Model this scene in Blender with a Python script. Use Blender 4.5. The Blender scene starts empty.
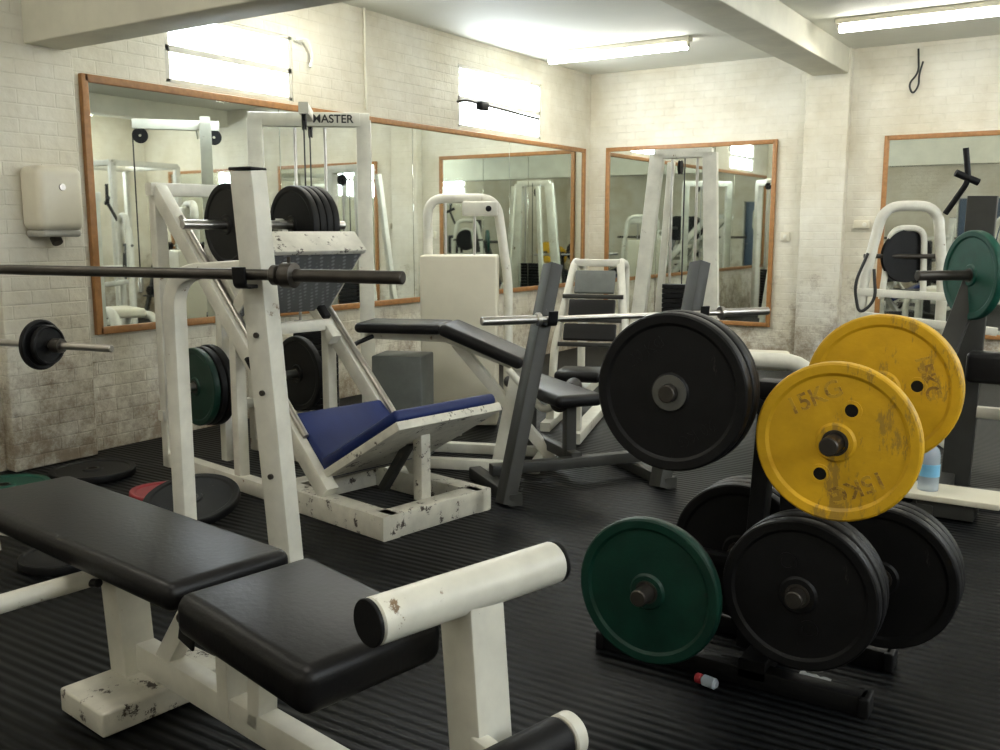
import bpy, bmesh, math, random
from mathutils import Vector, Matrix
random.seed(4)
V=Vector
R=math.radians
scene=bpy.context.scene
col=scene.collection

# ------------------------------------------------------------------ materials
def newmat(name):
    m=bpy.data.materials.new(name); m.use_nodes=True
    nt=m.node_tree; b=nt.nodes['Principled BSDF']
    return m,nt,b
def N(nt,t,**k):
    n=nt.nodes.new(t)
    for a,v in k.items():
        if a in n.inputs.keys(): n.inputs[a].default_value=v
        else: setattr(n,a,v)
    return n
def c4(c): return (c[0],c[1],c[2],1)
def mat(name,color,rough=.5,metal=0,var=.12,scale=12,bump=.0,chips=None,chipcol=(.03,.025,.02),spec=.5,chipscale=9,stretch=None):
    m,nt,b=newmat(name)
    tc=N(nt,'ShaderNodeTexCoord')
    no=N(nt,'ShaderNodeTexNoise',Scale=scale,Detail=5,Roughness=.6)
    nt.links.new(tc.outputs['Object'],no.inputs['Vector'])
    rp=N(nt,'ShaderNodeValToRGB')
    d=[max(0,x*(1-var)) for x in color]; l=[min(1,x*(1+var)) for x in color]
    rp.color_ramp.elements[0].position=.3; rp.color_ramp.elements[0].color=c4(d)
    rp.color_ramp.elements[1].position=.7; rp.color_ramp.elements[1].color=c4(l)
    nt.links.new(no.outputs['Fac'],rp.inputs['Fac'])
    out=rp.outputs['Color']
    if chips:
        n2=N(nt,'ShaderNodeTexNoise',Scale=chipscale,Detail=9,Roughness=.75)
        if stretch:
            mp=N(nt,'ShaderNodeMapping'); mp.inputs['Scale'].default_value=stretch; mp.inputs['Rotation'].default_value=(.4,.5,.3)
            nt.links.new(tc.outputs['Object'],mp.inputs['Vector']); nt.links.new(mp.outputs[0],n2.inputs['Vector'])
        else: nt.links.new(tc.outputs['Object'],n2.inputs['Vector'])
        r2=N(nt,'ShaderNodeValToRGB')
        r2.color_ramp.elements[0].position=chips; r2.color_ramp.elements[0].color=(0,0,0,1)
        r2.color_ramp.elements[1].position=chips+.03; r2.color_ramp.elements[1].color=(1,1,1,1)
        nt.links.new(n2.outputs['Fac'],r2.inputs['Fac'])
        mx=N(nt,'ShaderNodeMixRGB'); mx.inputs['Color2'].default_value=c4(chipcol)
        nt.links.new(r2.outputs['Color'],mx.inputs['Fac']); nt.links.new(out,mx.inputs['Color1'])
        out=mx.outputs['Color']
    nt.links.new(out,b.inputs['Base Color'])
    b.inputs['Roughness'].default_value=rough; b.inputs['Metallic'].default_value=metal
    b.inputs['Specular IOR Level'].default_value=spec
    if bump:
        n3=N(nt,'ShaderNodeTexNoise',Scale=scale*12,Detail=3)
        nt.links.new(tc.outputs['Object'],n3.inputs['Vector'])
        bp=N(nt,'ShaderNodeBump',Strength=bump,Distance=.004)
        nt.links.new(n3.outputs['Fac'],bp.inputs['Height']); nt.links.new(bp.outputs['Normal'],b.inputs['Normal'])
    return m
def emat(name,color,s):
    m,nt,b=newmat(name)
    b.inputs['Base Color'].default_value=c4(color)
    b.inputs['Emission Color'].default_value=c4(color); b.inputs['Emission Strength'].default_value=s
    return m
def brickmat(name,axis,base=(.73,.705,.61),bump=.35,dirt=True):
    m,nt,b=newmat(name)
    tc=N(nt,'ShaderNodeTexCoord'); sp=N(nt,'ShaderNodeSeparateXYZ'); cb=N(nt,'ShaderNodeCombineXYZ')
    nt.links.new(tc.outputs['Object'],sp.inputs[0])
    nt.links.new(sp.outputs[axis],cb.inputs[0]); nt.links.new(sp.outputs['Z'],cb.inputs[1])
    br=N(nt,'ShaderNodeTexBrick')
    br.inputs['Scale'].default_value=1; br.inputs['Brick Width'].default_value=.225; br.inputs['Row Height'].default_value=.078
    br.inputs['Mortar Size'].default_value=.006; br.inputs['Mortar Smooth'].default_value=.9
    br.inputs['Color1'].default_value=c4(base); br.inputs['Color2'].default_value=c4([x*.96 for x in base]); br.inputs['Mortar'].default_value=c4([x*.95 for x in base])
    nt.links.new(cb.outputs[0],br.inputs['Vector'])
    no=N(nt,'ShaderNodeTexNoise',Scale=1.6,Detail=8,Roughness=.65)
    nt.links.new(tc.outputs['Object'],no.inputs['Vector'])
    rp=N(nt,'ShaderNodeValToRGB'); rp.color_ramp.elements[0].position=.3; rp.color_ramp.elements[0].color=(.77,.73,.64,1)
    rp.color_ramp.elements[1].position=.65; rp.color_ramp.elements[1].color=(1,1,1,1)
    nt.links.new(no.outputs['Fac'],rp.inputs['Fac'])
    mu=N(nt,'ShaderNodeMixRGB',blend_type='MULTIPLY'); mu.inputs['Fac'].default_value=1
    nt.links.new(br.outputs['Color'],mu.inputs['Color1']); nt.links.new(rp.outputs['Color'],mu.inputs['Color2'])
    out=mu.outputs['Color']
    if dirt:
        n2=N(nt,'ShaderNodeTexNoise',Scale=4,Detail=12,Roughness=.82); nt.links.new(tc.outputs['Object'],n2.inputs['Vector'])
        mr=N(nt,'ShaderNodeMapRange'); mr.inputs['From Min'].default_value=0; mr.inputs['From Max'].default_value=1.5
        mr.inputs['To Min'].default_value=.26; mr.inputs['To Max'].default_value=-.05
        nt.links.new(sp.outputs['Z'],mr.inputs['Value'])
        ad=N(nt,'ShaderNodeMath',operation='ADD'); nt.links.new(n2.outputs['Fac'],ad.inputs[0]); nt.links.new(mr.outputs[0],ad.inputs[1])
        r2=N(nt,'ShaderNodeValToRGB'); r2.color_ramp.elements[0].position=.62; r2.color_ramp.elements[0].color=(0,0,0,1)
        r2.color_ramp.elements[1].position=.80; r2.color_ramp.elements[1].color=(.85,.85,.85,1)
        nt.links.new(ad.outputs[0],r2.inputs['Fac'])
        mx=N(nt,'ShaderNodeMixRGB'); mx.inputs['Color2'].default_value=(.22,.16,.10,1)
        nt.links.new(r2.outputs['Color'],mx.inputs['Fac']); nt.links.new(out,mx.inputs['Color1']); out=mx.outputs['Color']
    nt.links.new(out,b.inputs['Base Color']); b.inputs['Roughness'].default_value=.6
    bp=N(nt,'ShaderNodeBump',Strength=bump,Distance=.01); bp.invert=True
    nt.links.new(br.outputs['Fac'],bp.inputs['Height'])
    bp2=N(nt,'ShaderNodeBump',Strength=.6,Distance=.012)
    n4=N(nt,'ShaderNodeTexNoise',Scale=14,Detail=5); nt.links.new(tc.outputs['Object'],n4.inputs['Vector'])
    nt.links.new(n4.outputs['Fac'],bp2.inputs['Height']); nt.links.new(bp.outputs['Normal'],bp2.inputs['Normal'])
    nt.links.new(bp2.outputs['Normal'],b.inputs['Normal'])
    return m
def floormat():
    m,nt,b=newmat('ribbed_rubber')
    tc=N(nt,'ShaderNodeTexCoord')
    wv=N(nt,'ShaderNodeTexWave',wave_type='BANDS',bands_direction='Y',wave_profile='SIN')
    wv.inputs['Scale'].default_value=2*math.pi/.040/20; wv.inputs['Distortion'].default_value=0
    nt.links.new(tc.outputs['Object'],wv.inputs['Vector'])
    rp=N(nt,'ShaderNodeValToRGB'); rp.color_ramp.elements[0].position=.3; rp.color_ramp.elements[0].color=(.0008,.0009,.001,1)
    rp.color_ramp.elements[1].position=.55; rp.color_ramp.elements[1].color=(.0068,.0077,.0087,1)
    nt.links.new(wv.outputs['Fac'],rp.inputs['Fac'])
    no=N(nt,'ShaderNodeTexNoise',Scale=2.5,Detail=8,Roughness=.7); nt.links.new(tc.outputs['Object'],no.inputs['Vector'])
    r2=N(nt,'ShaderNodeValToRGB'); r2.color_ramp.elements[0].position=.4; r2.color_ramp.elements[0].color=(.6,.6,.6,1)
    r2.color_ramp.elements[1].position=.75; r2.color_ramp.elements[1].color=(2.1,2.0,1.9,1)
    nt.links.new(no.outputs['Fac'],r2.inputs['Fac'])
    mu=N(nt,'ShaderNodeMixRGB',blend_type='MULTIPLY'); mu.inputs['Fac'].default_value=1
    nt.links.new(rp.outputs['Color'],mu.inputs['Color1']); nt.links.new(r2.outputs['Color'],mu.inputs['Color2'])
    nt.links.new(mu.outputs['Color'],b.inputs['Base Color']); b.inputs['Roughness'].default_value=.45
    b.inputs['Specular IOR Level'].default_value=.10
    bp=N(nt,'ShaderNodeBump',Strength=.7,Distance=.005); nt.links.new(wv.outputs['Fac'],bp.inputs['Height']); nt.links.new(bp.outputs['Normal'],b.inputs['Normal'])
    return m
def treadmat():
    m,nt,b=newmat('tread_plate')
    tc=N(nt,'ShaderNodeTexCoord'); mp=N(nt,'ShaderNodeMapping'); mp.inputs['Rotation'].default_value=(.5,.6,R(45)); mp.inputs['Scale'].default_value=(34,34,34)
    nt.links.new(tc.outputs['Object'],mp.inputs['Vector'])
    ch=N(nt,'ShaderNodeTexVoronoi',Scale=1,Randomness=.0); nt.links.new(mp.outputs[0],ch.inputs['Vector'])
    rp=N(nt,'ShaderNodeValToRGB'); rp.color_ramp.elements[0].position=.25; rp.color_ramp.elements[0].color=(.28,.29,.29,1)
    rp.color_ramp.elements[1].position=.42; rp.color_ramp.elements[1].color=(.13,.135,.135,1)
    nt.links.new(ch.outputs['Distance'],rp.inputs['Fac']); nt.links.new(rp.outputs['Color'],b.inputs['Base Color'])
    b.inputs['Metallic'].default_value=.2; b.inputs['Roughness'].default_value=.5
    bp=N(nt,'ShaderNodeBump',Strength=.5,Distance=.004); nt.links.new(rp.outputs['Color'],bp.inputs['Height']); nt.links.new(bp.outputs['Normal'],b.inputs['Normal'])
    return m
WHITE=mat('white_enamel',(.66,.645,.565),.38,var=.14,scale=6,chips=.64,chipcol=(.20,.13,.07),chipscale=8)
WHITE2=mat('worn_white_enamel',(.62,.60,.52),.42,var=.14,chips=.575,chipcol=(.06,.045,.035),chipscale=14)
CREAM=mat('cream_panel',(.64,.60,.48),.45,var=.05,scale=4,chips=.70,chipcol=(.3,.24,.16))
GREY=mat('grey_enamel',(.040,.040,.036),.45,var=.12,chips=.68,chipcol=(.22,.2,.18),spec=.35)
GREY2=mat('mid_grey_panel',(.12,.13,.12),.5)
VINYL=mat('black_vinyl',(.006,.0055,.0058),.42,var=.3,scale=5,bump=.18,spec=.28)
BLUEV=mat('blue_vinyl',(.005,.017,.10),.5,var=.15,scale=6,bump=.1,chips=.7,chipcol=(.04,.05,.09),spec=.35)
BLK=mat('black_iron',(.0048,.0048,.0052),.5,var=.3,scale=20,bump=.12,chips=.64,chipcol=(.032,.03,.027),chipscale=14,stretch=(1,1,.25),spec=.24)
RUB=mat('black_rubber',(.0045,.0045,.005),.55,var=.2,bump=.1,spec=.25)
YEL=mat('yellow_enamel',(.60,.345,.010),.55,var=.2,scale=5,bump=.25,chips=.55,chipcol=(.36,.215,.03),chipscale=8,stretch=(1,1,.3),spec=.35)
GRN=mat('green_enamel',(.0025,.028,.018),.45,var=.25,scale=14,bump=.12,chips=.66,chipcol=(.010,.016,.016),spec=.35)
GRN2=mat('light_green_enamel',(.005,.06,.040),.45,var=.2,scale=14,bump=.1,chips=.68,chipcol=(.03,.06,.05),spec=.35)
RED=mat('red_enamel',(.3,.03,.04),.45)
CHROME=mat('worn_chrome',(.48,.46,.43),.32,metal=1,var=.12)
STEEL=mat('dark_steel',(.065,.058,.05),.4,metal=.7,var=.25,chips=.66,chipcol=(.12,.07,.04))
TREAD=treadmat()
WOOD=mat('pine_frame',(.33,.155,.05),.42,var=.2,scale=25)
CEIL=mat('ceiling_paint',(.74,.74,.66),.7,var=.04,scale=1.5)
BEAMM=mat('beam_paint',(.64,.62,.51),.6,var=.10,scale=3)
PLASTIC=mat('ivory_plastic',(.64,.60,.48),.35,var=.03)
CABLE=mat('cable_black',(.015,.015,.015),.5)
PAPER=mat('paper_scrap',(.45,.45,.44),.8)
DARKY=mat('worn_lettering',(.26,.14,.02),.65,var=.4,scale=30,chips=.48,chipcol=(.50,.30,.02),chipscale=40)
BRL=brickmat('painted_brick_side','Y'); BRB=brickmat('painted_brick_end','X')
FLOOR=floormat()
PANE=emat('daylit_frosted_glass',(.86,.94,1.0),22)
TUBE=emat('fluorescent_tube',(1,.98,.90),24)
m,nt,b=newmat('mirror_glass'); b.inputs['Base Color'].default_value=(.76,.80,.76,1); b.inputs['Metallic'].default_value=1; b.inputs['Roughness'].default_value=.02
MIRROR=m
m,nt,b=newmat('clear_plastic'); b.inputs['Base Color'].default_value=(.75,.85,.95,1); b.inputs['Transmission Weight'].default_value=.6; b.inputs['Roughness'].default_value=.2
CLEAR=m

# ------------------------------------------------------------------ mesh tools
class G:
    def __init__(s,name,o=(0,0,0),rz=0,local=True):
        s.e=bpy.data.objects.new(name,None); s.e.empty_display_size=.1
        s.e.location=o; s.e.rotation_euler=(0,0,R(rz)); col.objects.link(s.e)
        s.off=V((0,0,0)) if local else V(o)
def finish(g,name,bm,m,ang=35):
    me=bpy.data.meshes.new(name); 
    bmesh.ops.recalc_face_normals(bm,faces=bm.faces)
    bm.to_mesh(me); bm.free()
    for p in me.polygons: p.use_smooth=True
    me.set_sharp_from_angle(angle=R(ang))
    me.materials.append(m)
    o=bpy.data.objects.new(name,me); col.objects.link(o)
    if isinstance(g,G):
        me.transform(Matrix.Translation(-g.off)); o.parent=g.e
    return o
def circ(r,n=18): return [(r*math.cos(2*math.pi*i/n),r*math.sin(2*math.pi*i/n)) for i in range(n)]
def rect(w,h,b=.006):
    w/=2;h/=2; out=[]
    for cx,cy,a0 in ((w-b,h-b,0),(-w+b,h-b,90),(-w+b,-h+b,180),(w-b,-h+b,270)):
        for k in range(3):
            a=R(a0+45*k); out.append((cx+b*math.cos(a),cy+b*math.sin(a)))
    return out
def fillet(pts,r,n=7):
    pts=[V(p) for p in pts]; out=[pts[0]]
    for i in range(1,len(pts)-1):
        a,b_,c=pts[i-1],pts[i],pts[i+1]
        rr=min(r,(a-b_).length*.49,(c-b_).length*.49)
        p=b_+(a-b_).normalized()*rr; q=b_+(c-b_).normalized()*rr
        for k in range(n+1):
            t=k/n; out.append(p*(1-t)**2+b_*2*t*(1-t)+q*t*t)
    out.append(pts[-1]); return out
def sweep(g,name,pts,prof,m,hint=None,r=0,closed=False):
    pts=fillet(pts,r) if r else [V(p) for p in pts]
    n=len(pts); T=[]
    for i in range(n):
        if closed: t=pts[(i+1)%n]-pts[i-1]
        elif i==0: t=pts[1]-pts[0]
        elif i==n-1: t=pts[-1]-pts[-2]
        else: t=(pts[i+1]-pts[i]).normalized()+(pts[i]-pts[i-1]).normalized()
        T.append(t.normalized())
    if hint is None:
        hint=V((0,0,1)) if abs(T[0].z)<.9 else V((0,1,0))
    hint=V(hint); nrm=(hint-T[0]*hint.dot(T[0])).normalized()
    bm=bmesh.new(); rings=[]
    for i in range(n):
        nrm=(nrm-T[i]*nrm.dot(T[i])).normalized(); side=T[i].cross(nrm)
        rings.append([bm.verts.new(pts[i]+side*a+nrm*b_) for a,b_ in prof])
    k=len(prof)
    for i in range(n if closed else n-1):
        A,B=rings[i],rings[(i+1)%n]
        for j in range(k): bm.faces.new((A[j],A[(j+1)%k],B[(j+1)%k],B[j]))
    if not closed:
        bm.faces.new(rings[0][::-1]); bm.faces.new(rings[-1])
    return finish(g,name,bm,m)
def tube(g,name,pts,r,m,fr=0,n=18): return sweep(g,name,pts,circ(r,n),m,r=fr)
def beam(g,name,p,q,w,h,m,hint=None,b=.006): return sweep(g,name,[p,q],rect(w,h,b),m,hint)
def box(g,name,c,s,m,bev=.008,rot=None,seg=3):
    bm=bmesh.new(); bmesh.ops.create_cube(bm,size=1)
    bmesh.ops.scale(bm,vec=V(s),verts=bm.verts)
    if bev: bmesh.ops.bevel(bm,geom=bm.edges[:],offset=min(bev,min(s)*.49),segments=seg,profile=.5,affect='EDGES')
    M=Matrix.Translation(V(c))
    if rot is not None: M=M@rot
    bm.transform(M); return finish(g,name,bm,m,40)
def frame_of(axis):
    a=V(axis).normalized(); h=V((0,0,1)) if abs(a.z)<.9 else V((1,0,0))
    u=(h-a*h.dot(a)).normalized(); w=a.cross(u); return a,u,w
def lathe(g,name,c,axis,prof,m,seg=56,closed=True):
    a,u,w=frame_of(axis); c=V(c); bm=bmesh.new(); rings=[]
    for i in range(seg):
        t=2*math.pi*i/seg; d=u*math.cos(t)+w*math.sin(t)
        rings.append([bm.verts.new(c+d*r+a*h) for r,h in prof])
    k=len(prof)
    for i in range(seg):
        A,B=rings[i],rings[(i+1)%seg]
        for j in range(k if closed else k-1):
            bm.faces.new((A[j],A[(j+1)%k],B[(j+1)%k],B[j]))
    bmesh.ops.remove_doubles(bm,verts=bm.verts,dist=1e-5)
    return finish(g,name,bm,m,30)
def cyl(g,name,p,q,r,m,seg=32,bev=.003):
    p=V(p);q=V(q);L=(q-p).length
    return lathe(g,name,p,q-p,[(0.0001,0),(r-bev,0),(r,bev),(r,L-bev),(r-bev,L),(0.0001,L)],m,seg,False)
def textobj(g,name,s,c,xd,yd,size,m,ext=.0015):
    cu=bpy.data.curves.new(name,'FONT'); cu.body=s; cu.size=size; cu.extrude=ext; cu.align_x='CENTER'; cu.align_y='CENTER'
    cu.offset=.0012
    t=bpy.data.objects.new(name+'_t',cu); col.objects.link(t)
    dg=bpy.context.evaluated_depsgraph_get(); me=bpy.data.meshes.new_from_object(t.evaluated_get(dg))
    bpy.data.objects.remove(t)
    xd=V(xd).normalized(); yd=V(yd).normalized(); z=xd.cross(yd)
    M=Matrix((xd,yd,z)).transposed().to_4x4(); M.translation=V(c)-g.off
    me.transform(M); me.materials.clear(); me.materials.append(m)
    o=bpy.data.objects.new(name,me); col.objects.link(o); o.parent=g.e; return o
def pad(g,name,c,s,m,rot=None,bev=.03): return box(g,name,c,s,m,bev=bev,rot=rot,seg=5)

def plateprof(Rr,th,hole=.0262):
    h=th/2; d=min(.007,th*.22)
    f=[(hole,h),(Rr*.22,h),(Rr*.25,h-d),(Rr*.83,h-d),(Rr*.87,h-.001),(Rr-.007,h),(Rr-.002,h-.003),(Rr,h-.008)]
    return f+[(r,-z) for r,z in reversed(f)]
def plate(c,axis,Rr,th,m,ring=True,label=None,holes=False,name='weight_plate',ang=0,ringr=.034,ringm=None,tm=None):
    axis=V(axis).normalized(); c=V(c)
    g=G(name,c,0)
    cc=V((0,0,0))
    lathe(g,'disc',cc,axis,plateprof(Rr,th),m)
    if ring: lathe(g,'hub_insert',cc,axis,[(.0262,-th/2-.002),(ringr,-th/2-.002),(ringr,th/2+.002),(.0262,th/2+.002)],ringm or STEEL,32)
    a,u,w=frame_of(axis)
    u2=u*math.cos(R(ang))+w*math.sin(R(ang)); w2=a.cross(u2)
    if holes:
        for sg in (1,-1):
            for f in (1,-1):
                p=cc+u2*sg*Rr*.45
                lathe(g,'grip_hole_lip',p+a*f*(th/2-.007),a,[(.017,-.003),(.026,-.003),(.026,.003),(.017,.003)],m,28)
                cyl(g,'grip_hole',p+a*f*(th/2-.0125),p+a*f*(th/2-.0063),.0185,BLK,24,.0005)
    if label:
        for k,(t,dr,sc) in enumerate(label):
            up=u2*math.cos(R(dr))+w2*math.sin(R(dr))
            right=up.cross(a)
            textobj(g,'raised_text',t,cc+up*Rr*.60+a*(th/2-.0073),right,up,Rr*sc,tm or DARKY,.0015)
    return g

# ------------------------------------------------------------------ room
X1=8.0; Y0=-4.0; Y1=9.9; H=3.08
def wall(name,axis,fixed,thick,a0,a1,holes,m):
    bm=bmesh.new()
    def q(a,b_,z0,z1):
        if b_-a<1e-4 or z1-z0<1e-4: return
        lo=min(fixed,fixed+thick); hi=max(fixed,fixed+thick)
        if axis=='y': c=((lo+hi)/2,(a+b_)/2,(z0+z1)/2); s=(hi-lo,b_-a,z1-z0)
        else: c=((a+b_)/2,(lo+hi)/2,(z0+z1)/2); s=(b_-a,hi-lo,z1-z0)
        bmesh.ops.create_cube(bm,size=1,matrix=Matrix.Translation(V(c))@Matrix.Diagonal((*s,1)))
    cur=a0
    for h0,h1,z0,z1 in sorted(holes):
        q(cur,h0,0,H); q(h0,h1,0,z0); q(h0,h1,z1,H); cur=h1
    q(cur,a1,0,H)
    return finish(None,name,bm,m)
winL=[(4.10,5.22,2.28,2.74),(7.3,8.80,2.28,2.84)]
wall('wall_left','y',0,-.25,Y0,Y1,winL,BRL)
wall('wall_back','x',Y1,.25,-.25,X1+.25,[],BRB)
winR=[(1.0,2.4,2.0,2.75),(4.0,5.4,2.0,2.75),(7.0,8.4,2.0,2.75)]
wall('wall_right','y',X1,.25,Y0,Y1,winR,BRL)
wall('wall_front','x',Y0,-.25,-.25,X1+.25,[(2.0,2.95,0,2.05)],BRB)
box(None,'floor',((X1)/2,(Y0+Y1)/2,-.05),(X1+.5,Y1-Y0+.5,.1),FLOOR,0)
box(None,'ceiling',((X1)/2,(Y0+Y1)/2,H+.05),(X1+.5,Y1-Y0+.5,.1),CEIL,0)
box(None,'trim_1',(2.68,(Y0+Y1)/2,2.96),(.34,Y1-Y0,.24),BEAMM,.01)         # long beam
box(None,'trim_2',(X1/2,3.22,2.72),(X1,.24,.74),BEAMM,.01)                     # cross beam
box(None,'trim_3',(.05,3.13,1.54),(.10,.52,3.08),BRL,.012)                    # left pier
box(None,'trim_4',(2.66,9.84,1.54),(.42,.12,3.08),BRB,.012)                   # back pier
box(None,'trim_5',(6.2,(Y0+Y1)/2,2.96),(.3,Y1-Y0,.24),BEAMM,.01)
tube(None,'trim_6',[(.025,6.0,3.08),(.025,6.0,2.3)],.012,BEAMM)
def window(k,axis,x,y0,y1,z0,z1,sgn):
    g=G('window_%d'%k,(x,(y0+y1)/2,(z0+z1)/2)); L=y1-y0; hh=z1-z0
    box(g,'glass',(0,0,0),(.012,L-.02,hh-.02),PANE,0)
    for s in (-1,1):
        box(g,'stile',(0,s*(L/2-.02),0),(.05,.04,hh),WHITE,.005)
        box(g,'rail',(0,0,s*(hh/2-.015)),(.05,L,.03),WHITE,.005)
    box(g,'transom',(0,0,-hh*.03),(.05,L,.045),WHITE,.005)
    return g
for i,(a,b_,c,d) in enumerate(winL): window(i+1,'y',-.03,a,b_,c,d,1)
for i,(a,b_,c,d) in enumerate(winR): window(i+3,'y',X1+.04,a,b_,c,d,-1)
g=G('door_1',(2.475,Y0-.1,0)); box(g,'leaf',(0,0,1.02),(.93,.05,2.04),mat('door_paint',(.06,.1,.16),.4),.005)
for s in (-1,1): box(g,'jamb',(s*.455,.06,1.02),(.04,.12,2.04),WHITE,.004)
cyl(g,'handle',(.36,.03,1.0),(.36,.1,1.0),.012,CHROME)

# mirrors
def mirror(name,axis,f,a0,a1,z0,z1,fw=.045,joints=()):
    if axis=='y': g=G(name,(f,(a0+a1)/2,(z0+z1)/2)); s=lambda l,z,t:(t,l,z); p=lambda a,z,t:(t,a,z)
    else: g=G(name,((a0+a1)/2,f,(z0+z1)/2)); s=lambda l,z,t:(l,t,z); p=lambda a,z,t:(a,-t,z)
    L=a1-a0; hh=z1-z0
    ed=[-L/2]+[j-(a0+a1)/2 for j in joints]+[L/2]
    for i in range(len(ed)-1):
        box(g,'glass_%d'%(i+1),p((ed[i]+ed[i+1])/2,0,.012),s(ed[i+1]-ed[i]-.004,hh-.02,.01),MIRROR,.002,seg=1)
    for sg in (-1,1):
        box(g,'frame_side',p(sg*(L/2),0,.018),s(fw,hh+fw,.034),WOOD,.004)
        box(g,'frame_rail',p(0,sg*(hh/2),.018),s(L,fw,.034),WOOD,.004)
    return g
mirror('wall_mirror','y',0.0,3.5,9.72,.74,2.23,joints=(5.05,6.6,8.15))
mirror('wall_mirror','x',Y1,.24,2.14,.36,2.24,joints=(.85,1.5))
mirror('wall_mirror','x',Y1,3.22,5.0,.36,2.22)
mirror('wall_mirror','x',Y1,5.6,7.4,.36,2.22)

# lights
def fluoro(x,y,L=1.5,ax='x',pw=55):
    g=G('fluorescent_light',(x,y,H)); 
    s=(L,.10,.045) if ax=='x' else (.10,L,.045)
    box(g,'housing',(0,0,-.024),s,PLASTIC,.008)
    e=V((L/2-.03,0,-.08)) if ax=='x' else V((0,L/2-.03,-.08))
    f=V((-e.x,-e.y,e.z))
    cyl(g,'tube',f,e,.034,TUBE)
    for q in (e,f): box(g,'end_cap',(q.x,q.y,-.06),(.03,.05,.06),PLASTIC,.006)
    ld=bpy.data.lights.new('lamp_glow','AREA'); ld.shape='RECTANGLE'; ld.size=L if ax=='x' else .12; ld.size_y=.12 if ax=='x' else L
    ld.energy=pw; ld.color=(1,.94,.82); lo=bpy.data.objects.new('lamp_glow',ld); col.objects.link(lo); lo.parent=g.e; lo.location=(0,0,-.12)
for x in (1.02,3.8,7.0):
    for y,pw in ((8.45,17),(5.2,9),(1.2,7),(-2.2,7)): fluoro(x,y,pw=pw)

# wall fittings
g=G('hand_dryer',(.10,3.14,1.50))
box(g,'casing',(.10,0,.02),(.2,.27,.35),PLASTIC,.045,seg=6)
box(g,'base',(.095,0,-.17),(.17,.23,.04),mat('grey_plastic',(.35,.34,.3),.4),.015)
cyl(g,'nozzle',(.10,.0,-.19),(.125,0,-.225),.03,STEEL)
cyl(g,'button',(.195,0,.08),(.207,0,.08),.02,CHROME)
g=G('thermostat',(3.03,9.9,1.40)); box(g,'case',(0,-.02,0),(.15,.04,.08),PLASTIC,.01); cyl(g,'dial',(.03,-.04,0),(.03,-.055,0),.02,WHITE)
g=G('dangling_cable',(3.45,9.88,2.80)); tube(g,'cord',[(0,-.01,.22),(.02,-.03,.0),(-.06,-.06,-.1),(-.02,-.05,-.2),(.03,-.04,-.12),(.02,-.02,-.02),(.05,-.02,.1)],.009,CABLE,.08)
g=G('cable_conduit',(.02,5.34,2.62)); tube(g,'cord',[(0,-.1,.1),(.03,0,.12),(.03,.05,0),(.02,.02,-.08)],.012,WHITE,.06)
g=G('wall_fan_bracket',(.03,7.35,2.5)); 
tube(g,'arm',[(0,-.1,0),(.12,-.1,.0),(.14,1.1,-.05)],.012,STEEL,.05)
box(g,'fan_body',(.14,.1,-.03),(.07,.14,.08),BLK,.02)
g=G('wall_socket',(2.28,9.9,1.28)); box(g,'faceplate',(0,-.012,0),(.09,.024,.09),PLASTIC,.006); box(g,'switch',(0,-.027,0),(.03,.01,.04),WHITE,.002)

# ------------------------------------------------------------------ weight tree
g=G('weight_plate_tree',(4.38,2.8,0),0,False)
for y in (2.66,3.0):
    beam(g,'foot',(3.88,y,.03),(4.70,y,.03),.06,.06,BLK)
    for x in (3.88,4.70): box(g,'rubber_foot',(x,y,.03),(.03,.075,.06),RUB,.006)
beam(g,'base_link',(4.38,2.63,.06),(4.38,3.03,.06),.08,.06,BLK)
for s in (-1,1):
    beam(g,'upright_%d'%(s+2),(4.38+s*.07,2.8,.06),(4.38+s*.03,2.8,.88),.05,.07,BLK,(0,1,0))
beam(g,'top_cap',(4.32,2.8,.88),(4.44,2.8,.88),.08,.05,BLK)
pegs=[(4.185,.905,-1,.405,.80),(4.62,.808,-1,.39,.74),(4.14,.325,-1,.46,.325),(4.53,.355,-1,.31,.33),(4.65,.895,1,.26,.80),(4.68,.33,1,.26,.33),(4.25,.33,1,.30,.33)]
for i,(x,z,d,L,z0) in enumerate(pegs):
    beam(g,'arm_%d'%i,(4.38,2.8+d*.02,z0),(x,2.8+d*.02,z),.05,.045,BLK)
    cyl(g,'peg_%d'%i,(x,2.8,z),(x,2.8+d*L,z),.0245,STEEL)
def stack(x,y,z,specs,sgn=1,**k):
    for i,(Rr,th,m_) in enumerate(specs):
        kw=dict(k) if i==0 else {}
        plate((x,y+sgn*th/2,z),(0,-1,0),Rr,th,m_,**kw); y+=sgn*(th+.003)
stack(4.185,2.42,.905,[(.222,.04,BLK),(.224,.045,BLK),(.216,.035,RUB)],ringr=.05,ringm=mat('hub_steel',(.14,.14,.13),.4,metal=.6),label=[('20 KG',35,.2),('20 KG',215,.2)],tm=BLK)
stack(4.622,2.47,.808,[(.209,.035,YEL)],label=[('15KG',230,.30),('15KG',50,.30)],holes=True,ang=-22)
stack(4.14,2.40,.325,[(.216,.035,GRN),(.2,.035,BLK)])
stack(4.53,2.53,.355,[(.215,.04,BLK),(.218,.045,BLK),(.215,.04,RUB)],holes=True,ang=20)
stack(4.65,2.86,.895,[(.216,.038,YEL),(.212,.038,YEL)],label=[('15KG',10,.26),('15KG',190,.26)],holes=True,ang=-80)
stack(4.68,2.86,.33,[(.215,.04,BLK),(.215,.04,BLK),(.215,.04,RUB)])
stack(4.25,2.86,.33,[(.222,.045,BLK),(.222,.045,BLK),(.222,.045,BLK)])

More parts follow.
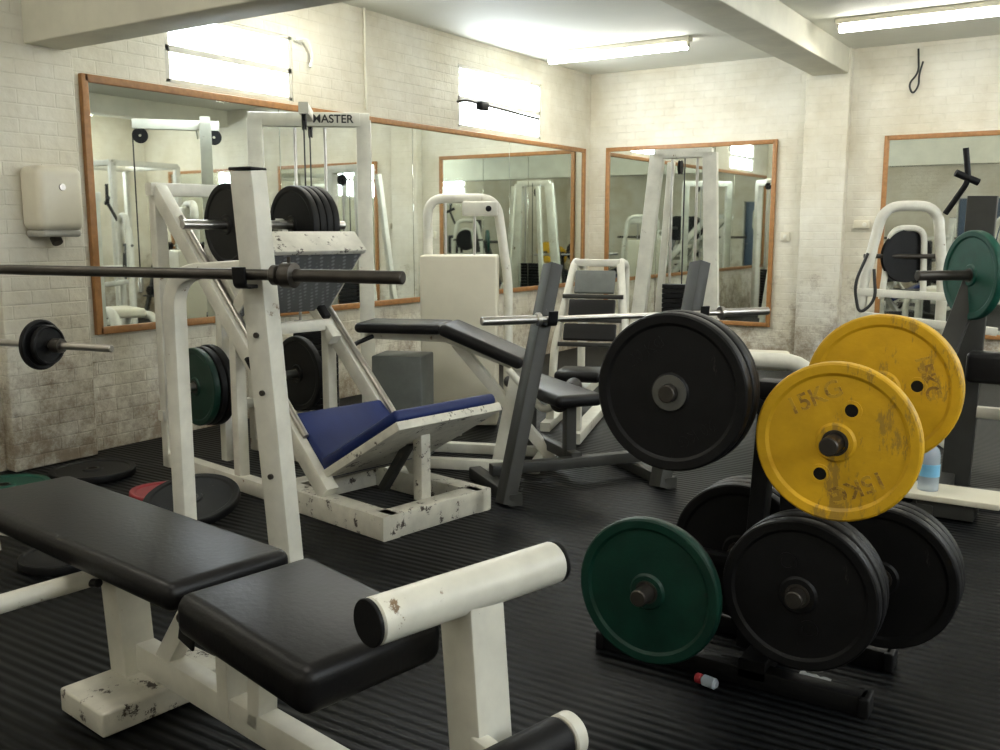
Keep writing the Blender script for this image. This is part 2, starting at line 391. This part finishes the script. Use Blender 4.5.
# ------------------------------------------------------------------ foreground bench
g=G('adjustable_weight_bench',(3.38,1.56,0),-7)
pad(g,'back_pad',(-.63,.01,.465),(1.24,.37,.075),VINYL)
pad(g,'seat_pad',(.30,-.005,.434),(.525,.395,.11),VINYL,Matrix.Rotation(R(3.5),4,'Y')@Matrix.Rotation(R(-3),4,'Z'),bev=.038)
box(g,'pad_support',(-.6,0,.41),(1.0,.08,.05),WHITE)
beam(g,'seat_support',(-.05,0,.37),(.45,0,.35),.07,.05,WHITE)
beam(g,'middle_leg',(-.56,0,.42),(-.52,0,.04),.09,.10,WHITE,(0,1,0))
box(g,'foot_plate',(-.45,0,.04),(.24,.40,.07),WHITE2)
beam(g,'spine',(-.45,0,.14),(.68,0,.10),.06,.08,WHITE)
beam(g,'diagonal_brace',(-.38,.0,.1),(-.16,0,.38),.05,.06,WHITE)
beam(g,'front_leg',(-.02,0,.1),(-.02,0,.38),.05,.07,WHITE,(0,1,0))
beam(g,'rear_brace',(.1,0,.12),(.12,0,.36),.05,.06,WHITE,(0,1,0))
for s in (-1,1): box(g,'adjust_bracket',(-.13,s*.05,.35),(.07,.008,.16),BLK,.003,Matrix.Rotation(R(15),4,'Y'))
cyl(g,'pivot_bolt',(-.13,-.08,.36),(-.13,.08,.36),.014,STEEL)
cyl(g,'seat_pin',(.02,-.09,.33),(.02,.09,.33),.012,CHROME)
tube(g,'side_arm',[(-.56,-.04,.37),(-.58,-.52,.36)],.026,WHITE)
cyl(g,'arm_bolt',(-.55,-.1,.36),(-.50,-.1,.37),.012,BLK)
beam(g,'front_post',(.72,.15,.0),(.675,.15,.56),.095,.11,WHITE,(0,1,0))
cyl(g,'leg_roller',(.65,-.12,.58),(.72,.39,.58),.049,WHITE,40,.006)
cyl(g,'roller_end_cap',(.6486,-.13,.58),(.65,-.12,.58),.0495,RUB,40,.002)
cyl(g,'roller_end_cap_far',(.72,.39,.58),(.721,.398,.58),.0495,RUB,40,.002)
cyl(g,'ankle_roller',(.82,-.2,.265),(.872,.22,.265),.05,RUB,40,.01)
cyl(g,'ankle_roller_cap',(.872,.22,.265),(.8762,.255,.265),.05,WHITE,40,.004)
cyl(g,'ankle_roller_plug',(.876,.255,.265),(.877,.26,.265),.03,RUB,40,.002)
beam(g,'ankle_arm',(.71,.12,.24),(.85,.06,.265),.04,.05,WHITE)
box(g,'front_foot',(.72,.15,.03),(.08,.5,.06),WHITE2)

# ------------------------------------------------------------------ rack and barbell
ox,oy=2.78,2.26
g=G('bench_press_rack',(ox,oy,0),11.5)
RX=-1.52
for i,x in enumerate((0,RX)):
    beam(g,'upright_%d'%(i+1),(x,.10,.0),(x,-.06,1.54),.088,.085,WHITE,(0,1,0))
    box(g,'upright_cap_%d'%(i+1),(x,-.062,1.545),(.09,.087,.01),BLK,.004)
    beam(g,'floor_foot_%d'%(i+1),(x,-.32,.03),(x,.14,.03),.07,.06,WHITE2)
    sweep(g,'bar_hook_%d'%(i+1),[(x,-.06,1.165),(x,-.125,1.165),(x,-.13,1.23)],rect(.05,.012,.003),BLK,r=.02)
    for z in (.5,.8,1.0): cyl(g,'bolt',(x,-.075+.1*(1.2-z),z),(x,-.04+.1*(1.2-z),z),.010,STEEL,12,.001)
sweep(g,'bent_leg',[(-.41,.04,0),(-.41,.04,1.20),(-.02,.04,1.225)],rect(.055,.07,.008),WHITE,(0,1,0),r=.13)
beam(g,'cross_tie',(0,.07,.14),(RX,.07,.14),.06,.06,WHITE)
cyl(g,'plate_storage_peg',(RX+.03,.05,.91),(-.72,.05,.91),.014,CHROME)
lathe(g,'peg_collar',(-.985,.05,.91),(1,0,0),[(.0145,-.02),(.028,-.02),(.028,.02),(.0145,.02)],STEEL,24)
rr=Matrix.Rotation(R(11.5),3,'Z')
def L2W(p): return V((ox,oy,0))+rr@V(p)
for i,(dx,Rr) in enumerate(((-1.07,.098),(-1.035,.078))):
    gg=G('small_weight_plate',L2W((dx,.05,.91)),11.5)
    lathe(gg,'disc',(0,0,0),(1,0,0),plateprof(Rr,.026,.015),BLK)
def barbell(name,o,rz,x0,x1,z,shaft=.0145,sl=.42,r2=.024,m=STEEL,collar=None):
    g=G(name,o,rz)
    cyl(g,'shaft',(x0+sl,0,z),(x1-sl,0,z),shaft,m)
    cyl(g,'sleeve_1',(x0,0,z),(x0+sl,0,z),r2,m); cyl(g,'sleeve_2',(x1-sl,0,z),(x1,0,z),r2,m)
    for x in (x0+sl,x1-sl): cyl(g,'stop_ring',(x-.012,0,z),(x+.012,0,z),r2+.012,m)
    if collar:
        for x in collar:
            lathe(g,'collar',(x,0,z),(1,0,0),[(r2+.0005,-.025),(r2+.02,-.02),(r2+.02,.02),(r2+.0005,.025)],m,24)
            cyl(g,'collar_screw',(x,0,z+.03),(x,0,z+.06),.006,m,12,.001)
    return g
o=L2W((0,-.098,0)); barbell('barbell',(o.x,o.y,0),11.5,-1.95,.58,1.205,.018,.46,.021,collar=(.17,))

# ------------------------------------------------------------------ leg press
g=G('leg_press_machine',(2.6,3.07,0),-10)
for y in (.05,.63): 
    beam(g,'base_side',(-.8,y,.055),(0,y,.055),.10,.11,WHITE2)
    beam(g,'floor_rail',(-1.95,y,.04),(-.75,y,.04),.07,.08,WHITE)
    beam(g,'tall_post',(-1.95,y,0),(-1.95,y,1.58),.07,.07,WHITE,(0,1,0))
    beam(g,'slide_rail',(-1.93,y,1.56),(-.45,y,.12),.07,.09,WHITE,(0,0,1))
    cyl(g,'guide_rod',(-1.7,y,1.42),(-.62,y,.37),.016,CHROME)
    beam(g,'mid_strut',(-1.2,y,.06),(-1.2,y,.8),.06,.06,WHITE,(0,1,0))
beam(g,'base_front',(-.05,.05,.055),(-.05,.63,.055),.10,.11,WHITE2)
beam(g,'base_rear',(-.8,.05,.055),(-.8,.63,.055),.10,.11,WHITE2)
beam(g,'top_cross',(-1.95,.0,1.57),(-1.95,.68,1.57),.07,.07,WHITE)
beam(g,'low_cross',(-1.95,.0,.3),(-1.95,.68,.3),.06,.06,WHITE)
sd=V((.717,0,-.697)); up=V((.697,0,.717))
rotf=Matrix(((sd.x,0,up.x),(0,1,0),(sd.z,0,up.z))).to_4x4()
fc=V((-1.03,.34,1.08))
box(g,'foot_plate',fc,(.012,.56,.46),TREAD,.003,rotf)
box(g,'foot_plate_lip',fc+up*.235+sd*(-.05),(.14,.57,.03),WHITE2,.004,rotf)
for s in (-1,1): box(g,'foot_plate_edge',fc+V((0,s*.285,0))-sd*.03,(.07,.012,.47),WHITE2,.003,rotf)
for y in (.12,.56):
    beam(g,'sled_side',(-1.55,y,1.25),(-1.05,y,.76),.06,.06,WHITE)
    box(g,'roller_box',(-1.2,y,.93),(.2,.05,.08),BLK,.01,rotf)
for y in (.28,.42):
    beam(g,'sled_upright',(-1.42,y,1.12),(-1.31,y,1.40),.05,.05,WHITE,(0,1,0))
    beam(g,'sled_brace',(-1.3,y,1.34),(-1.13,y,1.0),.05,.04,WHITE,(0,1,0))
beam(g,'sled_cross_2',(-1.42,.1,1.12),(-1.42,.58,1.12),.06,.06,WHITE)
cyl(g,'plate_bar',(-1.31,-.16,1.375),(-1.31,.84,1.375),.0245,CHROME)
beam(g,'sled_cross',(-1.12,.1,.84),(-1.12,.58,.84),.06,.06,WHITE)
cyl(g,'safety_handle',(-.95,-.05,.72),(-.95,.1,.72),.014,RUB)
tube(g,'safety_lever',[(-1.0,-.02,.72),(-.9,-.02,.62),(-.78,-.02,.68)],.012,BLK,.04)
def slab(g,name,p,q,y0,y1,th,m,lift=0,bev=.02):
    p=V(p);q=V(q); d=(q-p); L=d.length; d.normalize(); n=V((-d.z,0,d.x)); 
    if n.z<0: n=-n
    c=(p+q)/2+n*(lift+th/2); c.y=(y0+y1)/2
    M=Matrix(((d.x,0,n.x),(0,1,0),(d.z,0,n.z))).to_4x4()
    return box(g,name,c,(L,y1-y0,th),m,bev,M,4)
slab(g,'back_board',(-.53,0,.16),(.06,0,.50),.05,.70,.04,WHITE2,0,.004)
slab(g,'back_pad',(-.53,0,.16),(.06,0,.50),.06,.69,.055,BLUEV,.04,.02)
slab(g,'seat_board',(-.8,0,.40),(-.52,0,.17),.05,.63,.02,WHITE2,0,.004)
slab(g,'seat_pad',(-.8,0,.40),(-.50,0,.16),.06,.62,.07,BLUEV,.02,.02)
beam(g,'back_support',(-.12,.34,.1),(-.12,.34,.42),.06,.06,WHITE2,(0,1,0))
beam(g,'back_support_strut',(-.4,.34,.1),(-.2,.34,.36),.04,.05,GREY,(0,1,0))
cyl(g,'storage_peg',(-1.62,.2,.5),(-1.62,-.08,.5),.0245,CHROME)
beam(g,'peg_post',(-1.62,.22,.06),(-1.62,.22,1.15),.06,.05,WHITE,(0,1,0))
cyl(g,'storage_peg_far',(-1.62,.55,.5),(-1.62,.85,.5),.0245,CHROME)
beam(g,'peg_post_far',(-1.62,.55,.06),(-1.62,.55,1.15),.06,.05,WHITE,(0,1,0))
rr2=Matrix.Rotation(R(-10),3,'Z'); 
def LP(p): return V((2.6,3.07,0))+rr2@V(p)
ax=rr2@V((0,-1,0))
for y in (.10,.145,.19): plate(LP((-1.31,y,1.375)),ax,.212,.042,BLK)
for y in (.50,.545,.59,.635): plate(LP((-1.31,y,1.375)),ax,.212,.042,BLK)
plate(LP((-1.62,.14,.5)),ax,.225,.042,BLK); plate(LP((-1.62,.096,.5)),ax,.218,.038,BLK); plate(LP((-1.62,.052,.5)),ax,.215,.038,GRN)
plate(LP((-1.62,.72,.5)),ax,.225,.042,BLK)

# floor plates
def flat(c,Rr,m,tilt=0,rz=0,th=.04):
    d=Matrix.Rotation(R(rz),3,'Z')@V((math.sin(R(tilt)),0,math.cos(R(tilt))))
    z=c[2]+th/2*math.cos(R(tilt))+Rr*math.sin(R(tilt))
    return plate((c[0],c[1],z),d,Rr,th,m)
flat((.42,2.62,0),.225,GRN2); flat((.50,3.08,.0),.225,BLK)
flat((1.27,3.00,0),.2,RED,4,60,.035); flat((1.60,2.86,0),.225,BLK,16,-60)
flat((1.66,2.16,0),.17,BLK)

# ------------------------------------------------------------------ cable towers
def cable_tower(name,o,rz,w=.62,h=2.1,spread=0,text=None,m=WHITE,bar=True):
    g=G(name,o,rz)
    for s in (-1,1):
        beam(g,'post_%d'%(s+2),(s*(w/2+spread),0,0),(s*w/2,0,h),.10,.08,m,(0,1,0))
        beam(g,'foot_%d'%(s+2),(s*(w/2+spread),-.35,.03),(s*(w/2+spread),.35,.03),.08,.06,m)
        cyl(g,'guide_rod_%d'%(s+2),(s*.1,0,.1),(s*.1,0,h-.05),.011,CHROME,16)
    beam(g,'top_beam',(-w/2-.04,0,h),(w/2+.04,0,h),.07,.09,m)
    beam(g,'top_arm',(0,.1,h+.02),(0,-.5,h+.02),.06,.07,m)
    beam(g,'base_beam',(-w/2-spread,0,.05),(w/2+spread,0,.05),.07,.08,m)
    for i in range(15): box(g,'stack_plate_%d'%i,(0,0,.12+i*.042),(.3,.1,.038),BLK,.004,seg=1)
    for y in (-.45,0.06): lathe(g,'pulley',(0,y,h-.06),(1,0,0),[(.01,-.012),(.055,-.012),(.045,0),(.055,.012),(.01,.012)],RUB,24)
    cyl(g,'cable',(0,-.5,h-.06),(0,-.5,1.0),.005,CABLE,8,.001)
    cyl(g,'lift_cable',(0,0,h-.06),(0,0,.72),.005,CABLE,8,.001)
    if bar: tube(g,'pull_bar',[(-.4,-.5,.93),(-.28,-.5,1.0),(.28,-.5,1.0),(.4,-.5,.93)],.013,CHROME,.06)
    else: tube(g,'pull_bar',[(-.1,-.5,.9),(-.06,-.5,1.0),(.06,-.5,1.0),(.1,-.5,.9)],.013,CHROME,.03)
    if text:
        box(g,'sign_board',(w*.22,-.055,h+.0),(w*.5,.012,.09),m,.004); textobj(g,'sign_text',text,(w*.22,-.063,h),(1,0,0),(0,0,1),.075,CABLE)
    return g
cable_tower('cable_pulldown_machine',(.54,4.82,0),40,w=.72,h=2.08,text='MASTER',bar=False)
g=G('cable_crossover_machine',(1.95,7.9,0),8)
for x0,x1 in ((-.42,-.22),(.32,.24)):
    beam(g,'post',(x0,0,0),(x1,0,2.0),.12,.08,WHITE,(0,1,0))
    beam(g,'rear_post',(x0*.8,.45,0),(x1*.8,.3,1.95),.06,.06,WHITE,(0,1,0))
    beam(g,'foot',(x0,-.4,.03),(x0,.6,.03),.09,.06,WHITE)
beam(g,'top',(-.24,0,2.0),(.26,0,2.0),.08,.08,WHITE); beam(g,'bottom',(-.42,0,.08),(.32,0,.08),.08,.08,WHITE)
for s in (-.1,.12): cyl(g,'guide_rod',(s,.05,.1),(s,.05,1.98),.012,CHROME)
for i in range(18): box(g,'stack_%d'%i,(.01,.05,.14+i*.042),(.32,.12,.038),BLK,.004,seg=1)
cyl(g,'cable',(.01,.05,2.0),(.01,.05,.8),.006,CABLE,8,.001)
lathe(g,'pulley',(0,-.06,1.88),(1,0,0),[(.01,-.012),(.06,-.012),(.05,0),(.06,.012),(.01,.012)],RUB,24)

# ------------------------------------------------------------------ weight stack machine with cream shroud
g=G('lying_leg_curl_machine',(1.4,5.35,0),30)
box(g,'weight_shroud',(0,0,.60),(.52,.3,1.16),CREAM,.015)
tube(g,'arch_frame',[(-.22,.0,1.1),(-.22,0,1.56),(.25,0,1.56),(.33,0,1.0),(.33,0,.05)],.032,WHITE,.12)
box(g,'pulley_housing',(.14,-.02,1.49),(.24,.08,.10),WHITE,.015); cyl(g,'housing_bolt',(.2,-.055,1.49),(.2,-.07,1.49),.02,BLK)
for s in (-.1,.1): cyl(g,'guide_rod',(s,0,1.15),(s,0,1.55),.01,CHROME)
beam(g,'base',(0,-.4,.04),(0,.2,.04),.08,.08,WHITE)
g=G('leg_extension_bench',(1.95,4.45,0),21)
pad(g,'flat_pad',(-.26,0,.79),(.52,.34,.06),VINYL)
pad(g,'incline_pad',(.23,0,.70),(.52,.36,.07),VINYL,Matrix.Rotation(R(22),4,'Y'))
beam(g,'pad_rail',(-.5,0,.74),(.0,0,.73),.08,.05,WHITE); beam(g,'pad_rail_2',(0,0,.73),(.48,0,.55),.08,.05,WHITE)
box(g,'weight_box',(-.27,-.02,.32),(.30,.26,.62),GREY2,.01)
beam(g,'front_leg',(.42,0,.58),(.30,0,.0),.07,.07,WHITE,(0,1,0)); beam(g,'cross_leg',(.05,0,.7),(.62,0,.04),.06,.06,WHITE,(0,1,0))
for s in (-1,1):
    beam(g,'foot_%d'%(s+2),(-.5,s*.2,.03),(.55,s*.2,.03),.06,.06,WHITE)
    tube(g,'lever_%d'%(s+2),[(.4,s*.2,.58),(.6,s*.2,.35),(.7,s*.2,.42)],.02,WHITE,.05)
    cyl(g,'ankle_pad_%d'%(s+2),(.7,s*.2-.11,.42),(.7,s*.2+.11,.42),.05,VINYL,28,.01)
beam(g,'foot_tie',(.55,-.22,.03),(.55,.22,.03),.06,.06,WHITE)
tube(g,'hand_grip',[(-.42,-.12,.74),(-.5,-.25,.7),(-.42,-.3,.62)],.013,BLK,.05)

# grey bench press
g=G('flat_bench_press',(2.79,4.1,0),54.2)
for i,x in enumerate((0,.88)):
    beam(g,'upright_%d'%(i+1),(x-.24,-.10,0),(x+.11,.12,1.17),.068,.11,GREY,(0,1,0))
    beam(g,'foot_%d'%(i+1),(x-.2,-.15,.03),(x-.2,.45,.03),.07,.06,GREY)
    sweep(g,'hook_%d'%(i+1),[(x+.03,.04,.88),(x+.03,-.06,.88),(x+.03,-.07,.95)],rect(.05,.012,.003),BLK,r=.02)
beam(g,'cross_tie',(-.2,.2,.10),(.68,.2,.10),.06,.06,GREY)
beam(g,'bench_spine',(.3,.2,.12),(.3,.9,.12),.06,.06,GREY)
beam(g,'bench_leg',(.3,.85,.0),(.3,.85,.4),.06,.06,GREY,(0,1,0)); beam(g,'bench_leg_2',(.3,.3,.1),(.3,.3,.4),.06,.06,GREY,(0,1,0))
pad(g,'bench_pad',(.3,.56,.44),(.28,.8,.07),VINYL)
barbell('barbell',(2.79+.033,4.1-.023,0),54.2,-.34,1.33,.91,.0145,.3,.022,CHROME)

# seated row
g=G('seated_row_machine',(2.12,6.0,0),18)
for s in (-1,1):
    tube(g,'side_frame_%d'%(s+2),[(s*.26,-.35,.04),(s*.24,-.3,.55),(s*.16,0,1.13),(s*.16,.3,1.1),(s*.16,.3,.04)],.028,WHITE,.08)
    beam(g,'foot_%d'%(s+2),(s*.26,-.5,.03),(s*.26,.4,.03),.07,.06,WHITE)
beam(g,'top_bar',(-.16,0,1.12),(.16,0,1.12),.05,.05,WHITE)
box(g,'display_panel',(0,-.10,.99),(.28,.03,.17),GREY2,.01,Matrix.Rotation(R(-25),4,'X'))
for i,z in enumerate((.82,.66)): box(g,'panel_%d'%i,(0,-.06-.0-(1.13-z)*.5,z),(.32+.04*i,.03,.12),VINYL,.01,Matrix.Rotation(R(-25),4,'X'))
for i,z in enumerate((.895,.74,.58)): beam(g,'cross_%d'%i,(-.21,-.06-(1.13-z)*.5,z),(.21,-.06-(1.13-z)*.5,z),.03,.03,GREY)
pad(g,'seat',(0,-.62,.42),(.3,.30,.07),VINYL); beam(g,'seat_rail',(0,-.8,.3),(0,0,.3),.08,.07,WHITE)
beam(g,'long_base',(0,-.85,.04),(0,.3,.04),.09,.07,WHITE); beam(g,'rear_leg',(0,-.75,.05),(0,-.75,.3),.06,.06,WHITE,(0,1,0))

# white curved machine behind the tree
g=G('abdominal_crunch_machine',(3.3,5.75,0),15)
tube(g,'curved_frame',[(-.4,0,.03),(-.4,0,.55),(.4,0,.55),(.4,0,.03)],.05,WHITE,.2)
tube(g,'curved_frame_rear',[(-.4,.4,.03),(-.4,.4,.50),(.4,.4,.50),(.4,.4,.03)],.04,WHITE,.2)
pad(g,'seat',(0,.18,.53),(.5,.36,.09),CREAM)
for s in (-1,1): beam(g,'link_%d'%(s+2),(s*.4,0,.05),(s*.4,.4,.05),.06,.06,WHITE)
beam(g,'seat_bar',(0,0,.52),(0,.4,.48),.06,.05,WHITE)

# ------------------------------------------------------------------ right hand machine
g=G('chest_press_machine',(4.5,5.4,0),0,False)
beam(g,'main_post',(4.55,5.5,0),(4.58,5.5,1.52),.14,.06,GREY,(0,1,0))
beam(g,'slanted_beam',(4.60,5.2,1.10),(4.33,5.02,.04),.09,.09,GREY,(0,1,0))
cyl(g,'plate_peg',(4.72,5.26,1.13),(4.38,4.96,1.13),.0245,STEEL)
beam(g,'peg_arm',(4.58,5.5,1.2),(4.70,5.24,1.13),.06,.06,GREY)
beam(g,'base',(4.3,5.05,.03),(5.3,5.4,.03),.1,.06,GREY); beam(g,'base_2',(4.5,5.7,.03),(4.5,4.75,.03),.1,.06,GREY)
box(g,'step_board',(4.60,4.86,.10),(.46,.26,.03),CREAM,.006); box(g,'step_block',(4.6,4.86,.045),(.25,.2,.08),GREY)
pad(g,'back_pad',(5.0,5.6,.95),(.3,.08,.6),VINYL); pad(g,'seat',(4.95,5.4,.5),(.36,.36,.08),VINYL)
beam(g,'seat_post',(4.95,5.45,.03),(4.95,5.45,.48),.07,.07,WHITE,(0,1,0)); beam(g,'seat_tie',(4.56,5.5,.4),(4.95,5.5,.4),.05,.06,WHITE)
pad(g,'cushion_block',(4.68,5.34,.66),(.2,.12,.16),VINYL)
beam(g,'back_post',(5.0,5.66,.03),(5.0,5.66,1.2),.06,.06,WHITE,(0,1,0))
plate((4.60,5.15,1.13),(-.75,-.66,0),.218,.042,GRN2)
g=G('seated_cable_machine',(4.05,6.6,0),25)
tube(g,'arch_frame',[(-.3,0,.03),(-.27,0,1.0),(-.17,0,1.5),(.16,0,1.5),(.22,0,1.0),(.22,0,.03)],.033,WHITE,.12)
tube(g,'inner_arch',[(-.14,.05,.9),(-.1,.05,1.36),(.1,.05,1.36),(.12,.05,.9)],.02,WHITE,.08)
lathe(g,'cam_disc',(0,.06,1.18),(.3,-1,0),[(.01,-.015),(.17,-.015),(.155,0),(.17,.015),(.01,.015)],BLK,40)
tube(g,'lever',[(.2,-.02,1.45),(.3,-.1,1.65),(.27,-.1,1.85)],.018,BLK,.05); tube(g,'lever_grip',[(.22,-.1,1.7),(.36,-.1,1.64)],.022,RUB)
beam(g,'low_frame_1',(-.3,0,.95),(.5,-.25,.92),.05,.05,WHITE); beam(g,'low_frame_2',(-.3,0,.80),(.5,-.2,.72),.05,.05,WHITE)
for x in (-.3,.22): beam(g,'foot',(x,-.5,.03),(x,.4,.03),.07,.06,WHITE)
cyl(g,'cam_axle',(-.27,.03,1.18),(.22,.03,1.18),.015,STEEL)
tube(g,'cable_loop',[(-.26,-.04,1.2),(-.34,-.06,1.0),(-.3,-.06,.8),(-.2,-.06,.9),(-.22,-.05,1.1)],.01,CABLE,.08)
g=G('water_bottle',(4.51,4.84,.115)) 
lathe(g,'body',(0,0,.0),(0,0,1),[(.0001,0),(.046,0),(.048,.01),(.048,.17),(.040,.20),(.016,.225),(.016,.24),(.0001,.24)],CLEAR,28,False)
cyl(g,'cap',(0,0,.235),(0,0,.262),.02,mat('blue_cap',(.05,.2,.6),.4)); lathe(g,'label',(0,0,.07),(0,0,1),[(.0482,0),(.0488,0),(.0488,.06),(.0482,.06)],mat('bottle_label',(.2,.5,.75),.5),28)
g=G('drink_bottle',(4.25,2.575,.018)); cyl(g,'body',(0,0,0),(.05,-.01,0),.017,CLEAR,28,.007); cyl(g,'cap',(-.02,.003,0),(0,0,0),.015,mat('red_cap',(.4,.02,.03),.4))
g=G('paper_scrap',(4.53,2.76,0))
bm=bmesh.new(); bmesh.ops.create_grid(bm,x_segments=8,y_segments=5,size=.5)
for v in bm.verts: v.co=V((v.co.x*.09,v.co.y*.06,.010+random.random()*.016))
finish(g,'sheet',bm,PAPER)

# reflected side of the room
cable_tower('cable_pulldown_machine',(7.1,7.0,0),-90,w=.7,h=2.1)
cable_tower('cable_pulldown_machine',(7.1,4.6,0),-90,w=.7,h=2.0)
g=G('power_rack',(6.3,8.2,0),0)
for x in (-.55,.55):
    for y in (-.5,.5): beam(g,'post',(x,y,0),(x,y,2.2),.07,.07,WHITE,(0,1,0))
    beam(g,'side',(x,-.5,2.2),(x,.5,2.2),.07,.07,WHITE); beam(g,'side_low',(x,-.5,.05),(x,.5,.05),.07,.07,WHITE)
for y in (-.5,.5): beam(g,'top',(-.55,y,2.2),(.55,y,2.2),.07,.07,WHITE)
g=G('dumbbell_rack',(6.5,9.45,0),0)
for s in (-1,1):
    beam(g,'end_frame',(s*.85,-.2,0),(s*.85,.15,1.15),.06,.05,GREY,(0,1,0)); beam(g,'foot',(s*.85,-.3,.03),(s*.85,.3,.03),.06,.06,GREY)
for k,z in enumerate((.35,.7,1.05)):
    y=-.1+.1*k
    box(g,'shelf_%d'%k,(0,y,z),(1.7,.24,.02),GREY,.004)
    for i in range(7):
        x=-.7+.23*i; r=.05+.012*(2-k)
        cyl(g,'grip',(x,y-.06,z+.01+r),(x,y+.06,z+.01+r),.014,CHROME,12)
        for s in (-1,1): cyl(g,'head',(x,y+s*.05,z+.01+r),(x,y+s*.13,z+.01+r),r,BLK,20,.006)

# ------------------------------------------------------------------ world, camera
w=bpy.data.worlds.new('World'); scene.world=w; w.use_nodes=True
w.node_tree.nodes['Background'].inputs[0].default_value=(.8,.9,1,1); w.node_tree.nodes['Background'].inputs[1].default_value=.6
cd=bpy.data.cameras.new('camera'); cd.lens=950/1000*36; cd.sensor_width=36
co=bpy.data.objects.new('camera',cd); col.objects.link(co); co.location=(5.2,0,1.35); co.rotation_euler=(R(90-8.7),0,R(33)); scene.camera=co
scene.view_settings.view_transform='Standard'
scene.view_settings.exposure=0.1
